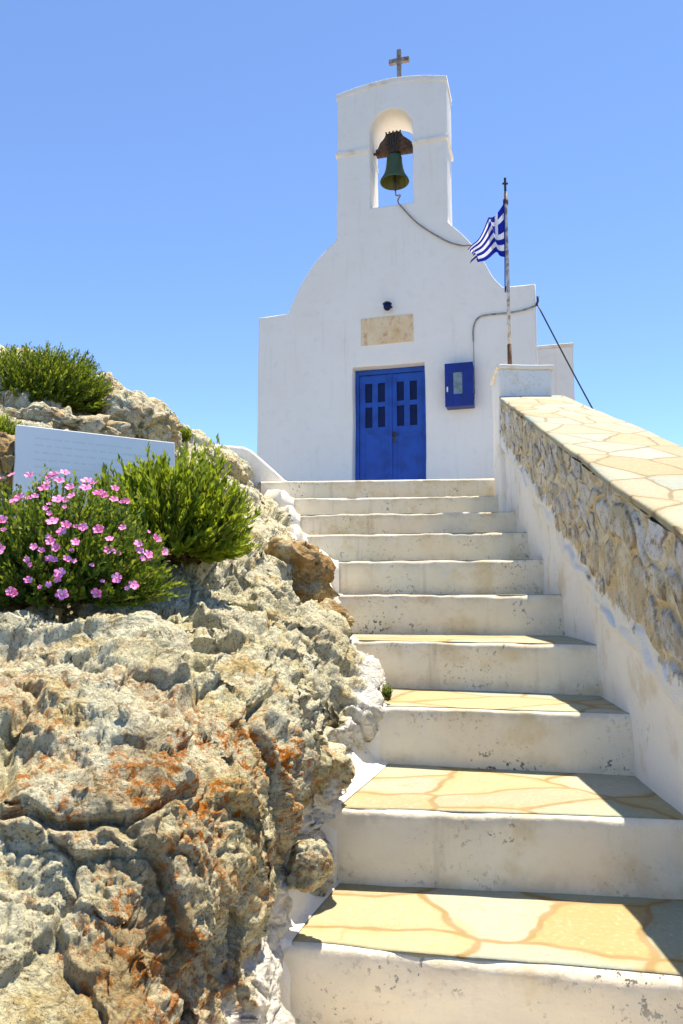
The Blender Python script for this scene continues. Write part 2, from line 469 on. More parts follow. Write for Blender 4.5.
# ------------------------------------------------------------------ staircase
STEPS = [(-1, (-.45, 1.0), .70), (0, (-.34, 1.55), 1.27), (1, (-.15, 2.075), 1.85), (2, (-.03, 2.49), 2.355), (3, (.17, 3.14), 2.92),
         (4, (.065, 3.80), 3.45), (5, (-.02, 4.45), 4.2), (6, (-.04, 5.08), 4.82), (7, (-.27, 5.67), 5.42), (8, (-.37, 6.38), 6.15),
         (9, (-.47, 7.03), 6.85), (10, (-.60, 7.43), 7.25)]
stairs = thing('staircase', (.4, 4, GROUND), 'whitewashed stairway with flagstone treads climbing to the blue chapel door', 'stairway')
INV = Matrix.Translation((-.4, -4, -GROUND))
def local(o):
    o.data.transform(INV); return o
def step_mesh(k, L, ry, Lb, ryb, z, zlow):
    nx = 90
    a = np.array([L[0] - .22, L[1] + .22 * (L[1] - ry) / 1.1]); b = np.array([wall_x(ry) + .05, ry - .008])
    c = np.array([Lb[0] - .35, Lb[1] + .1]); d = np.array([wall_x(ryb) + .05, ryb + .1])
    t = np.linspace(0, 1, nx)[:, None]
    f = a * (1 - t) + b * t; bk = c * (1 - t) + d * t
    prof = [(0, zlow), (0, z - .20), (0, z - .15), (0, z - .10), (0, z - .055), (0, z - .026), (.003, z - .012), (.009, z - .004), (.019, z), (.05, z), (.12, z), (1., z)]
    P = np.zeros((nx, len(prof), 3))
    for j, (q, zz) in enumerate(prof):
        dirv = (bk - f); ln = np.linalg.norm(dirv, axis=1, keepdims=True)
        pos = f + dirv * (q if q == 1. else q / ln)
        P[:, j, :2] = pos; P[:, j, 2] = zz
    Q = P.reshape(-1, 3)
    w = np.repeat(sstep(0, 1, np.ones(nx))[:, None], len(prof), 1).reshape(-1)
    Q[:, 1] += .009 * vnoise(Q * [2.2, 0, 3] + k * 7.3, 1) + .005 * vnoise(Q * [11, 0, 14] + k * 3.1, 2)
    nose = np.exp(-((Q[:, 2] - z) / .03) ** 2) * (np.tile(np.array([p[0] for p in prof]) < .015, nx))
    Q[:, 2] += nose * (.007 * vnoise(Q * [3, 0, 0] + k, 5) + .0035 * vnoise(Q * [19, 0, 0] + k, 6) - .001)
    me = grid_mesh('step', Q.reshape(nx, len(prof), 3)[::-1])
    zt_ = Q.reshape(nx, len(prof), 3)[::-1, :, 2]
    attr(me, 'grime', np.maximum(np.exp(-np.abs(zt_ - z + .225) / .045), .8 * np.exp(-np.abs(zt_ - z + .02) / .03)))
    return me, f, bk
for i, (k, L, ry) in enumerate(STEPS):
    z = -.92 + .23 * (k - 1)
    if i + 1 < len(STEPS): Lb, ryb = STEPS[i + 1][1], STEPS[i + 1][2]
    else: Lb, ryb = (-1.6, 10.9), 9.6
    me, f, bk = step_mesh(k, L, ry, Lb, ryb, z, z - .36)
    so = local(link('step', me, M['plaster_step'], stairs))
    # flagstone tread laid a few millimetres above, leaving the painted nosing free
    nx, ny = 60, 24
    t = np.linspace(.02, 1, nx)[:, None, None]
    a, b, c, d = f[0], f[-1], bk[0], bk[-1]
    ff = a * (1 - t) + b * t; bb = c * (1 - t) + d * t
    s = np.linspace(0, 1, ny)[None, :, None]
    dv = bb - ff; ln = np.linalg.norm(dv, axis=2, keepdims=True)
    P2 = ff + dv * ((.020 + .006 * (vnoise(np.c_[np.linspace(0, 1, nx) * 9, np.full(nx, k * 3.), np.zeros(nx)], 8)[:, None, None])) / ln * (1 - s) + s)
    P = np.concatenate([P2, np.full(P2.shape[:2] + (1,), z + .0015)], 2)
    P[:, :, 2] += (.0012 + .0010 * vnoise(P.reshape(-1, 3) * 5, 4).reshape(nx, ny))
    P = np.concatenate([P[:, :1] - [0, -.002, .022], P], 1)
    if 1 <= k < 10:  # unseen landing left bare white so it bounces warm light onto the facade
        local(link('tread', grid_mesh('tread', P), M['tread'], stairs)).parent = so

# whitewashed fillet between the rock and the steps
PRO = np.array([(.035, .0), (.0, .004), (-.025, .012), (-.05, .028), (-.075, .050), (-.10, .072), (-.14, .095), (-.20, .10), (-.28, .02), (-.34, -.16)])
Vs, Fs = [], []
for i, (k, L, ry) in enumerate(STEPS[1:-1], 1):
    z = -.92 + .23 * (k - 1)
    A_, B_ = np.array(L, float), np.array(STEPS[i + 1][1], float)
    A_[1] -= .004
    ns_ = 26
    sec = []
    for q in np.linspace(-.12, 1.06, ns_):
        c_ = A_ + (B_ - A_) * max(q, 0.)
        wdt = .62 - .2 * math.sin(3 * q + k)
        sec.append(np.c_[c_[0] + PRO[:, 0] * wdt, np.full(len(PRO), c_[1]), z + .006 + PRO[:, 1] * (.75 + .5 * max(q, 0))])
        if q < 0: sec[-1][:, 2] = np.minimum(sec[-1][:, 2], z - .40 * (-q / .12)) ; sec[-1][:, 1] -= 0.003
    Q = np.array(sec)
    # finer across
    t_ = np.linspace(0, len(PRO) - 1, 40); i0 = np.minimum(t_.astype(int), len(PRO) - 2); fr_ = (t_ - i0)[None, :, None]
    Q = Q[:, i0] * (1 - fr_) + Q[:, i0 + 1] * fr_
    W_ = Q.reshape(-1, 3)
    amp = np.tile(sstep(1.2, 4, t_), ns_)
    W_ = W_ + (np.c_[.010 * fbm(W_ * 7, 3, 5), .008 * fbm(W_ * 7, 3, 6), (.014 * fbm(W_ * 8, 4, 7))]) * amp[:, None]
    off = sum(len(v) for v in Vs); Vs.append(W_)
    m_ = len(t_)
    for a in range(ns_ - 1):
        for b in range(m_ - 1):
            Fs.append((off + a * m_ + b, off + a * m_ + b + 1, off + (a + 1) * m_ + b + 1, off + (a + 1) * m_ + b))
local(link('plaster_fillet', pydata('plaster_fillet', np.concatenate(Vs), Fs), M['plaster_kerb'], stairs))
# low sloping end wall of the landing
prof = [(-1.5, 1.0), (-1.5, 1.58), (-1.03, 1.545), (-.95, 1.51), (-.60, 1.20), (-.50, 1.16), (-.52, 1.0)]
o = outline_solid('landing_kerb', [prof], 7.62, 7.95, M['plaster_kerb'], stairs, .03, .012); local(o)

# ------------------------------------------------------------------ parapet wall
wall = thing('parapet_wall', (1.3, 3.5, GROUND), 'sloping rubble stone parapet with flagstone coping and whitewashed foot', 'wall')
WINV = Matrix.Translation((-1.3, -3.5, -GROUND))
def wl(o): o.data.transform(WINV); return o
TH = .55
ny, nz = 180, 60
Yv = np.linspace(.15, 6.7, ny); tz = np.linspace(0, 1, nz)
YY, TT = np.meshgrid(Yv, tz, indexing='ij')
top = wall_z(YY) - .045
ZZ = -1.75 + (top + 1.75) * TT
P = np.stack([wall_x(YY), YY, ZZ], -1)
Q = P.reshape(-1, 3)
# wavy plaster, thickening towards the foot
stepz = np.interp(YY, [1.3, 7.3], [-1.1, 1.15])
foot = np.exp(-np.maximum(ZZ - stepz, 0) / .09)
off = (.012 * fbm(Q * 4, 4, 3) + .02 * vnoise(Q * 1.3, 4)).reshape(ny, nz) + .008 * foot - .012
P[:, :, 0] -= off
back = P.copy()
sections = np.concatenate([P, np.stack([wall_x(Yv) + TH, Yv, top[:, -1]], -1)[:, None], np.stack([wall_x(Yv) + TH, Yv, np.full(ny, -1.75)], -1)[:, None], P[:, :1]], 1)
me = grid_mesh('plaster_body', sections)
wl(link('plaster_body', me, M['plaster_wall'], wall))
# exposed stone facing on the upper part
ny, nh = 560, 100
Yv = np.linspace(.15, 6.62, ny); hv = np.linspace(0, .80, nh)
YY, HH = np.meshgrid(Yv, hv, indexing='ij')
q = np.c_[YY.ravel() / .21, (HH.ravel()) / .135, np.zeros(YY.size)]
q[:, 1] += .35 * vnoise(np.c_[YY.ravel() * 2, HH.ravel() * 2, np.zeros(YY.size)], 3)
q = q * (1 + .0) + .42 * np.c_[vnoise(q * .7, 23), vnoise(q * .7, 24), np.zeros(len(q))] + .20 * np.c_[vnoise(q * 1.9, 21), vnoise(q * 1.9, 22), np.zeros(len(q))]
f1, f2, rnd, vec = cells(q, 31, flat=True)
edge = f2 - f1
P3 = np.c_[YY.ravel(), HH.ravel(), np.zeros(YY.size)]
hb = np.interp(YY.ravel(), [2, 4, 6.6], [.60, .58, .44]) + .05 * vnoise(P3 * [1.6, 0, 0], 14) + .025 * vnoise(P3 * [5, 3, 0], 15)
bulge = sstep(.02, .34, edge)
out_ = .006 + bulge * (.007 + .012 * rnd[:, 1]) + .009 * fbm(P3 * 14, 4, 16) * bulge + .010 * (vec[:, 1] * (rnd[:, 2] - .5))
gone = sstep(-.03, .07, P3[:, 1] - hb)
out_ = out_ * (1 - gone) - .06 * gone + .018
Xf = wall_x(YY.ravel()) - out_
me = grid_mesh('stone_facing', np.stack([Xf.reshape(YY.shape), YY, wall_z(YY) - .03 - HH], -1)[:, ::-1])
def flip(a): return a.reshape(YY.shape)[:, ::-1]
attr(me, 'stone', flip(rnd[:, 0])); attr(me, 'edge', flip(edge))
attr(me, 'paint', flip(np.clip(.18 + .85 * sstep(-.22, .0, P3[:, 1] - hb) - .1 * bulge, 0, 1)))
wl(link('stone_facing', me, M['masonry'], wall))
# flagstone coping following the slope
ny = 120
Yv = np.linspace(.15, 6.70, ny)
xs_ = [(.08, -.036), (-.020, -.034), (-.034, -.026), (-.035, -.004), (-.028, .003)] + [(x, .004) for x in np.linspace(.03, TH - .02, 8)] + [(TH + .02, .002), (TH + .036, -.006), (TH + .04, -.05)]
P = np.zeros((ny, len(xs_), 3))
for j, (dx, dz) in enumerate(xs_):
    wob = .007 * vnoise(np.c_[Yv * 6, Yv * 0 + j * .25, Yv * 0], 17)
    P[:, j, 0] = wall_x(Yv) + dx + (wob if 0 < j < 5 else 0); P[:, j, 1] = Yv
    P[:, j, 2] = wall_z(Yv) + dz + .006 * vnoise(np.c_[Yv * 3, Yv * 0 + dx * 4, Yv * 0], 18)
wl(link('coping', grid_mesh('coping', P), M['coping'], wall))
# end pillar with a cap
def lumpy_box(name, b, mat, parent, bev=.03, amp=.008, sub=10):
    bm = bmesh.new(); add_box(bm, *b, bevel=bev, seg=3)
    bmesh.ops.subdivide_edges(bm, edges=[e for e in bm.edges if e.calc_length() > .1], cuts=sub, use_grid_fill=True)
    V = np.array([v.co[:] for v in bm.verts])
    d = amp * np.c_[vnoise(V * 4, 1), vnoise(V * 4 + 9, 2), vnoise(V * 4 + 19, 3)]
    for v, q in zip(bm.verts, V + d): v.co = Vector(q)
    return link(name, bm_mesh(name, bm), mat, parent)
def lean(o):
    for v in o.data.vertices: v.co.x += .1 * (v.co.y - 6.66)
    return o
pil = wl(lean(lumpy_box('pillar', (1.445, 1.95, 6.66, 7.2, .6, 2.085), M['plaster_wall'], wall)))
cap = wl(lean(lumpy_box('cap', (1.432, 1.968, 6.645, 7.215, 2.080, 2.118), M['plaster_kerb'], wall, .012, .006))); cap.parent = pil

# ------------------------------------------------------------------ chapel
AZ = R(15.7)
chapel = thing('chapel', (.65, 10.1, LAND), 'small white chapel with curved gable, bell tower and blue double door', 'chapel', rotz=-AZ)
CM = Matrix.Translation((.65, 10.1, LAND)) @ Matrix.Rotation(-AZ, 4, 'Z')
def ch(x, y, z): return CM @ Vector((x, y, z - LAND))
zz = lambda z: z - LAND
def curve_pts(p, n=8): return [tuple(q) for q in catmull(p, n)]
left = [(-1.50, zz(4.12)), (-1.31, zz(4.53)), (-1.08, zz(4.86)), (-.75, zz(5.17))]
right = [(.87, zz(5.20)), (1.11, zz(4.95)), (1.31, zz(4.66)), (1.47, zz(4.34)), (1.60, zz(4.17))]
crown = [(-.74, zz(7.43)), (-.35, zz(7.50)), (.08, zz(7.53)), (.5, zz(7.49)), (.88, zz(7.40))]
outl = [(-1.96, -.35), (-1.96, zz(4.10))] + curve_pts(left) + curve_pts(crown) + curve_pts(right) + [(2.03, zz(4.16)), (2.03, -.35), (.52, -.35), (.52, 2.06), (-.51, 2.06), (-.51, -.35)]
cx, hw, sp, sill = .07, .315, zz(6.74), zz(5.58)
niche = [(cx - hw, sill), (cx + hw, sill), (cx + hw, sp)] + [(cx + hw * math.cos(a), sp + hw * math.sin(a)) for a in np.linspace(0, math.pi, 17)[1:-1]] + [(cx - hw, sp)]
outline_solid('facade', [outl[::-1], niche], 0, .55, M['plaster'], chapel, .022, .007)
# moulding band and crown slab of the bell tower
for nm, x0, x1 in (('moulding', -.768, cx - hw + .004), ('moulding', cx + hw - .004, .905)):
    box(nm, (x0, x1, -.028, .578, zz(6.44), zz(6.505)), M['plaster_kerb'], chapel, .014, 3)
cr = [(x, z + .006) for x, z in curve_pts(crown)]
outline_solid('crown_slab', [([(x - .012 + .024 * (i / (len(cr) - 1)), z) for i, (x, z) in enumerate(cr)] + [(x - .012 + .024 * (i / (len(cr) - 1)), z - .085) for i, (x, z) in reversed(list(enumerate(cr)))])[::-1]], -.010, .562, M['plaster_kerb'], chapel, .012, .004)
# nave behind the front
bm = bmesh.new()
ring = [(-1.9, -.4), (-1.9, 2.8)] + [(-1.42 * math.cos(a), 2.78 + 1.42 * math.sin(a)) for a in np.linspace(.06, math.pi - .06, 20)] + [(1.97, 2.8), (1.97, -.4)]
v0 = [bm.verts.new((x, .5, z)) for x, z in ring]; v1 = [bm.verts.new((x, 6.4, z)) for x, z in ring]
for i in range(len(ring)): bm.faces.new((v0[i], v0[(i + 1) % len(ring)], v1[(i + 1) % len(ring)], v1[i]))
bm.faces.new(v1); bm.faces.new(v0[::-1])
link('nave', bm_mesh('nave', bm), M['plaster'], chapel, smooth=False)
# door: frame, two leaves, panes
fr = bmesh.new()
add_box(fr, -.508, -.455, .15, .25, -.05, 2.055, .004); add_box(fr, .465, .518, .15, .25, -.05, 2.055, .004)
add_box(fr, -.456, .466, .15, .25, 1.985, 2.055, .004)
link('door_frame', bm_mesh('door_frame', fr), M['door_blue'], chapel, smooth=False)
def leaf(x0, x1, handle):
    bm = bmesh.new(); y0, y1 = .17, .215
    xs = [x0, x0 + .085, x0 + .085 + (x1 - x0 - .255) / 2, x0 + .17 + (x1 - x0 - .255) / 2, x1 - .085, x1]
    zs = [0, 1.98]
    add_box(bm, x0, xs[1], y0, y1, 0, 1.98, .004); add_box(bm, xs[4], x1, y0, y1, 0, 1.98, .004)
    for a, b in ((0., .10), (1.12, 1.22), (1.86, 1.98)): add_box(bm, xs[1] - .002, xs[4] + .002, y0 + .002, y1, a, b, .004)
    add_box(bm, xs[2], xs[3], y0 + .003, y1, 1.218, 1.862, .003)
    add_box(bm, xs[1] - .002, xs[4] + .002, y0 + .005, y1 - .004, 1.515, 1.585, .003)
    add_box(bm, xs[1] - .002, xs[4] + .002, y0 + .006, y1 - .006, .095, 1.125, 0)          # lower panel
    o = link('door_leaf', bm_mesh('door_leaf', bm), M['door_blue'], chapel, smooth=False)
    for a, b in ((xs[1], xs[2]), (xs[3], xs[4])):
        for c, d in ((1.22, 1.515), (1.585, 1.86)):
            box('pane', (a - .003, b + .003, y0 + .024, y0 + .032, c - .003, d + .003), M['dark_glass'], o, 0)
    if handle is not None:
        bm = bmesh.new(); add_box(bm, handle - .018, handle + .018, y0 - .008, y0, .98, 1.14, .004)
        add_box(bm, handle - .012, handle + .012, y0 - .05, y0 - .006, 1.08, 1.104, .004)
        add_box(bm, handle - .012, handle + .075, y0 - .05, y0 - .034, 1.08, 1.104, .005)
        link('handle', bm_mesh('handle', bm), M['iron'], o, smooth=False)
leaf(-.454, .003, None); leaf(.006, .464, .045)
box('cover_strip', (-.02, .024, .155, .171, .0, 1.98), M['door_blue'], chapel, .004)
# inscribed stone above the door, faint and stained
pq = box('inscription_stone', (-.385, .37, -.012, .05, zz(3.52), zz(3.915)), M['stained_marble'], chapel, .006)
# cross on the crown
bm = bmesh.new(); x, y = .15, .27
add_box(bm, x - .032, x + .032, y - .03, y + .03, zz(7.49), zz(8.17), .008); add_box(bm, x - .155, x + .155, y - .028, y + .028, zz(7.955), zz(8.03), .008)
add_box(bm, x - .07, x + .07, y - .06, y + .06, zz(7.47), zz(7.535), .01)
link('cross', bm_mesh('cross', bm), M['cross'], chapel, smooth=False)

annex = thing('annex', ch(2.3, 2.4, LAND), 'plain white lean-to block behind the right side of the chapel', 'outbuilding', rotz=-AZ)
bm = bmesh.new(); add_box(bm, -.30, .25, -.75, 1.6, -.4, zz(3.80), .025, 3)
link('wall_block', bm_mesh('wall_block', bm), M['plaster'], annex, smooth=False)
bm = bmesh.new(); add_box(bm, -.30, .262, -.765, 1.62, zz(3.795), zz(3.85), .02, 3)
link('roof_slab', bm_mesh('roof_slab', bm), M['plaster_kerb'], annex, smooth=False)

# bell hanging in the niche
bc = ch(.065, .27, 6.50)
bell = thing('bell', bc, 'green bronze bell hanging in the arched tower opening', 'bell', rotz=-AZ)
prof = [(.0, .0), (.06, -.002), (.095, -.02), (.112, -.06), (.118, -.16), (.13, -.27), (.152, -.37), (.185, -.45), (.21, -.50), (.216, -.53), (.208, -.545)]
prof = [(r, z * .80) for r, z in prof]
lathe('bell_body', prof, M['bronze'], bell, 40)
lathe('bell_lining', [(.204, -.434), (.178, -.376), (.14, -.296), (.115, -.20), (.10, -.05), (0, -.025)], M['bell_inside'], bell, 40)
tube('clapper', [(0, 0, -.05), (.005, 0, -.3), (.01, -.01, -.40), (.012, -.012, -.46), (.015, -.015, -.58)], [.012, .012, .02, .036, .012], M['iron'], bell, 10)
yk = [(-.27, .02), (-.27, .085), (-.235, .10), (-.20, .19), (-.15, .235), (-.12, .30), (-.07, .325), (.06, .335), (.11, .31), (.15, .24), (.235, .17), (.27, .13), (.28, .02)]
outline_solid('yoke', [[(x, z) for x, z in yk][::-1]], -.07, .07, M['yoke'], bell, .012, .004)
bm = bmesh.new()
for x0, x1 in ((-.105, -.045), (-.055, -.02), (.0, 0), (.055, .02), (.11, .045)):
    bmesh.ops.create_cone(bm, cap_ends=True, segments=8, radius1=.013, radius2=.013, depth=.33,
                          matrix=Matrix.Translation(((x0 + x1) / 2, -.086, .16)) @ Matrix.Rotation(math.atan2(x0 - x1, .32), 4, 'Y'))
link('straps', bm_mesh('straps', bm), M['iron'], bell)
tube('axle', [(-.335, 0, .06), (.335, 0, .06)], .018, M['iron'], bell, 10)
rp = [bc + Matrix.Rotation(-AZ, 3, 'Z') @ Vector(q) for q in ((.015, -.015, -.57), (.03, -.03, -.66), (.12, -.20, -.76))] + [ch(.17, -.02, 5.60), ch(.25, -.035, 5.47), ch(.48, -.03, 5.20), ch(.84, -.03, 4.92), ch(1.05, -.03, 4.82), ch(1.21, -.03, 4.795), ch(1.30, .12, 4.75)]
tag(tube('bell_rope', catmull([tuple(q) for q in rp], 6), .011, M['rope'], None, 6), 'thin rope sagging from the bell clapper across the white gable', 'rope')

# lamp above the door
lm = thing('wall_lamp', ch(.02, 0, 4.04), 'small dark round lamp fixed above the stained stone and door', 'lamp', rotz=-AZ)
lathe('lamp_base', [(.0, -.01), (.05, -.008), (.055, .0), (.05, .02), (0, .025)], M['iron'], lm, 16)
tube('bracket', [(0, 0, .01), (0, -.05, .02), (0, -.09, .0)], .014, M['iron'], lm, 8)
lathe('lamp_globe', [(0, -.075), (.03, -.068), (.052, -.04), (.055, -.01), (.045, .018), (.03, .03), (0, .032)], M['dark_glass'], lm, 16, (0, -.10, 0))
lathe('lamp_cap', [(0, .052), (.04, .045), (.066, .024), (.066, .018), (0, .02)], M['iron'], lm, 16, (0, -.10, 0))

# blue meter cabinet
bx = thing('meter_cabinet', ch(1.01, 0, 2.505), 'bright blue meter cabinet with small window on the wall right of the door', 'cabinet', rotz=-AZ)
box('case', (-.185, .185, -.16, .01, 0, .59), M['box_blue'], bx, .008)
bm = bmesh.new()
for b in ((-.19, -.08, 0, .595), (.045, .19, 0, .595), (-.081, .046, .0, .17), (-.081, .046, .47, .595)): add_box(bm, b[0], b[1], -.185, -.162, b[2], b[3], .004)
dr = link('cabinet_door', bm_mesh('cabinet_door', bm), M['box_blue'], bx, smooth=False)
box('window', (-.078, .043, -.172, -.165, .172, .468), M['glass_grey'], dr, 0)
box('latch', (-.165, -.145, -.205, -.186, .20, .27), M['white_paint'], dr, .004)
box('hinge', (.186, .20, -.195, -.15, .08, .16), M['box_blue'], dr, .003); box('hinge', (.186, .20, -.195, -.15, .43, .51), M['box_blue'], dr, .003)

# conduit and supply cable
cd = [ch(1.20, -.012, 2.7), ch(1.20, -.018, 3.1), ch(1.195, -.018, 3.45), ch(1.20, -.02, 3.62), ch(1.25, -.02, 3.74), ch(1.36, -.02, 3.785), ch(1.65, -.022, 3.785), ch(1.85, -.025, 3.80), ch(2.02, -.03, 3.84), ch(2.055, -.03, 3.85)]
tag(tube('conduit', catmull([tuple(q) for q in cd], 7), [.005] * 14 + [.011] * (7 * 9 + 1 - 14), M['conduit'], None, 8), 'thin grey pipe bending along the wall from the blue cabinet to the corner', 'pipe')
a, b = ch(2.055, -.03, 3.85), Vector((4.15, 8.9, .3))
pt = [tuple(a.lerp(b, t) - Vector((0, 0, .10 * math.sin(math.pi * t)))) for t in np.linspace(0, 1, 30)]
cb = thing('power_cable', a, 'black supply cable sloping down from the chapel corner behind the parapet', 'cable')
wire = tube('wire', [tuple(Vector(p) - a) for p in pt], .010, M['cable'], cb, 8)
tube('anchor_bolt', [(-.02, 0, -.01), (.0, -.01, .05), (.0, -.01, .12)], .016, M['iron'], cb, 8)

# ------------------------------------------------------------------ flagpole and flag
fp = thing('flagpole', (1.62, 6.92, 2.12), 'thin peeling white flagpole with rusty foot on the parapet pillar', 'flagpole')
tube('pole', [(0, 0, .22), (.003, 0, .9), (0, 0, 1.72), (0, 0, 1.84)], .016, M['pole_white'], fp, 10)
tube('pole_foot', [(0, 0, -.02), (0, 0, .28)], .021, M['pole_rust'], fp, 10)
bm = bmesh.new(); add_box(bm, -.011, .011, -.008, .008, 1.83, 1.99, .003); add_box(bm, -.028, .028, -.007, .007, 1.92, 1.938, .003)
link('finial', bm_mesh('finial', bm), M['iron'], fp, smooth=False)
tube('collar', [(0, 0, 1.71), (0, 0, 1.76)], .026, M['pole_rust'], fp, 10)
tube('halyard', catmull([(-.02, -.02, 1.74), (-.024, -.02, 1.2), (-.03, -.02, .9), (-.03, -.02, .80), (-.022, -.02, .86)], 6), .006, M['box_blue'], fp, 6)
ns, ntt = 60, 36
s, t = np.meshgrid(np.linspace(0, 1, ns), np.linspace(0, 1, ntt), indexing='ij')      # s along the fly, t downwards
H = np.stack([np.full_like(s, 1.60), np.full_like(s, 6.90), 3.83 - .55 * t], -1)
Fy = np.stack([1.215 + .02 * t, 6.72 + .12 * t, 3.275 - .115 * t], -1)
P = H + (Fy - H) * (s ** .92)[..., None]
P[..., 1] += .10 * np.sin(s * 9.5 + t * 2.2) * np.minimum(s * 3, 1) + .035 * np.sin(s * 21 + t * 5) * s
P[..., 2] -= -.02 * np.sin(math.pi * s) * (1 - t) - .045 * np.sin(math.pi * s) * t + .02 * np.sin(s * 9.5 + 1 + t * 3) * s * (1 - s) * 2
P[..., 0] += .02 * np.sin(s * 12 + t * 4) * s
me = grid_mesh('flag', P)
uvl = me.uv_layers.new(name='UVMap')
li = np.zeros(len(me.loops), np.int32); me.loops.foreach_get('vertex_index', li)
tv = np.interp(t.ravel(), [0, .14, 1], [1, .80, 0])
uvc = np.stack([s.ravel()[li], tv[li]], 1)
uvl.data.foreach_set('uv', uvc.reshape(-1).astype(np.float32))
flag = link('flag', me, M['flag'])
tag(flag, 'blue and white striped flag with cross drooping from the pole', 'flag')

# ------------------------------------------------------------------ rocks
def rockify(p, N, scale=1., seed=0, amps=((.40, .085), (.19, .030), (.085, .0125), (.035, .006)), gain=1.):
    """craggy displacement: tilted facets at four sizes, cracks between them, ridges and fine grain"""
    q = p + .10 * np.stack([vnoise(p * 2.1, seed + 1), vnoise(p * 2.1 + 7, seed + 2), vnoise(p * 2.1 + 13, seed + 3)], 1)
    q = q + .022 * np.stack([vnoise(p * 9, seed + 4), vnoise(p * 9 + 7, seed + 5), vnoise(p * 9 + 13, seed + 6)], 1)
    q = q + .007 * np.stack([vnoise(p * 31, seed + 4), vnoise(p * 31 + 7, seed + 5), vnoise(p * 31 + 13, seed + 6)], 1)
    d = np.zeros(len(p)); tint = np.zeros(len(p))
    for i, (sz, am) in enumerate(amps):
        st = np.array([.85, 1.1, 1.15]) / (sz * scale)
        A = q @ np.array([[.87, .2, .45], [-.3, .93, .18], [-.39, -.29, .87]]) * st
        f1, f2, r1, v1, r2, v2 = cells(A, seed + 40 + 10 * i, both=True)
        w = .5 + .5 * sstep(0, (.09, .11, .15, .2)[i], f2 - f1)
        h1 = 1.9 * (v1 * (r1 - .5)).sum(1) + .75 * (r1[:, 0] - .5)
        h2 = 1.9 * (v2 * (r2 - .5)).sum(1) + .75 * (r2[:, 0] - .5)
        gate = sstep(.35, .6, (r1[:, 1] + r2[:, 1]) / 2)
        dd = am * (w * h1 + (1 - w) * h2) - am * (.55, .7, .8, .8)[i] * (1 - sstep(0, (.07, .10, .14, .2)[i], f2 - f1)) * gate
        d += dd * scale; tint += r1[:, 1] * (.5, .3, .2, 0)[i]
    pit = sstep(.50, .72, .5 + .5 * fbm(q * 13 / scale, 4, seed + 11, .6)) * sstep(.40, .6, .5 + .5 * vnoise(p * 2.7 / scale, seed + 12))
    d -= scale * .014 * pit
    d += scale * (.022 * fbm(p * 3.3 / scale, 5, seed + 7) + .008 * fbm(q * 11 / scale, 5, seed + 8, .6, True) + .0075 * fbm(p * 45 / scale, 3, seed + 9, .7))
    return p + N * (d * gain)[:, None], tint

ROWS = [
 [(-420,1150,.95),(-150,1150,1.0),(0,1150,1.08),(90,1150,1.14),(165,1150,1.28),(205,1150,1.48),(232,1150,1.85)],
 [(-420,1050,1.05),(-150,1050,1.1),(0,1045,1.20),(90,1040,1.26),(172,1040,1.38),(220,1040,1.60),(246,1035,2.0)],
 [(-420,960,1.18),(-150,960,1.25),(0,955,1.34),(90,950,1.40),(180,950,1.50),(240,945,1.78),(285,925,2.2)],
 [(-420,870,1.3),(-150,870,1.38),(0,865,1.48),(90,860,1.54),(190,860,1.65),(275,862,1.92),(334,862,2.58)],
 [(-420,790,1.45),(-150,785,1.52),(0,780,1.64),(90,775,1.70),(190,775,1.82),(288,780,2.10),(358,778,3.0)],
 [(-420,710,1.65),(-150,705,1.75),(0,700,1.90),(100,695,2.0),(205,690,2.15),(304,700,2.45),(377,706,3.25)],
 [(-420,655,1.95),(-150,650,2.05),(0,648,2.22),(100,648,2.35),(205,640,2.55),(288,640,2.9),(332,650,3.85)],
 [(-420,615,2.3),(-150,615,2.4),(0,634,2.52),(100,632,2.72),(205,605,3.0),(275,602,3.5),(322,612,4.4)],
 [(-420,575,2.6),(-150,575,2.7),(0,604,2.85),(100,600,3.05),(205,567,3.45),(275,567,4.1),(318,577,5.0)],
 [(-420,500,2.9),(-150,510,3.0),(0,530,3.15),(100,528,3.45),(200,526,4.0),(256,528,5.0),(294,540,5.7)],
 [(-420,440,3.1),(-150,460,3.2),(0,486,3.4),(100,486,3.8),(190,490,4.7),(240,492,5.9),(280,505,6.8)],
 [(-420,380,3.4),(-150,400,3.5),(0,440,3.8),(95,428,4.2),(170,446,5.0),(218,462,6.4),(256,486,7.4)],
 [(-420,300,4.5),(-150,325,4.6),(0,350,4.9),(95,386,5.2),(165,418,5.6),(212,450,6.9),(236,468,7.8)],
]
C = np.array([[at(*q) for q in r] for r in ROWS])
base = C[0].copy(); base[:, 2] = -1.9; base[:, 1] -= .05
b1 = C[-1] + np.array([-.05, 1.0, -.45]); b2 = C[-1] + np.array([-.1, 2.0, -2.0])
C = np.concatenate([base[None], C, b1[None], b2[None]], 0)
def up(C, n, axis):
    C = np.moveaxis(C, axis, 0)
    k = len(C); e0, e1 = 2 * C[0] - C[1], 2 * C[-1] - C[-2]
    X = np.concatenate([e0[None], C, e1[None]], 0)
    u = np.linspace(0, k - 1, n); i = np.minimum(u.astype(int), k - 2); t = (u - i).reshape(-1, *([1] * (C.ndim - 1)))
    a, b, c, d = X[i], X[i + 1], X[i + 2], X[i + 3]
    return np.moveaxis(.5 * (2 * b + (c - a) * t + (2 * a - 5 * b + 4 * c - d) * t * t + (3 * b - a - 3 * c + d) * t ** 3), 0, axis)
NR, NC = 620, 520
Pg = up(up(C, NR, 0), NC, 1)
Nn = -grid_normals(Pg)
if Nn[NR // 3, NC // 2, 1] > 0: Nn = -Nn
flat, nrm = Pg.reshape(-1, 3), Nn.reshape(-1, 3)
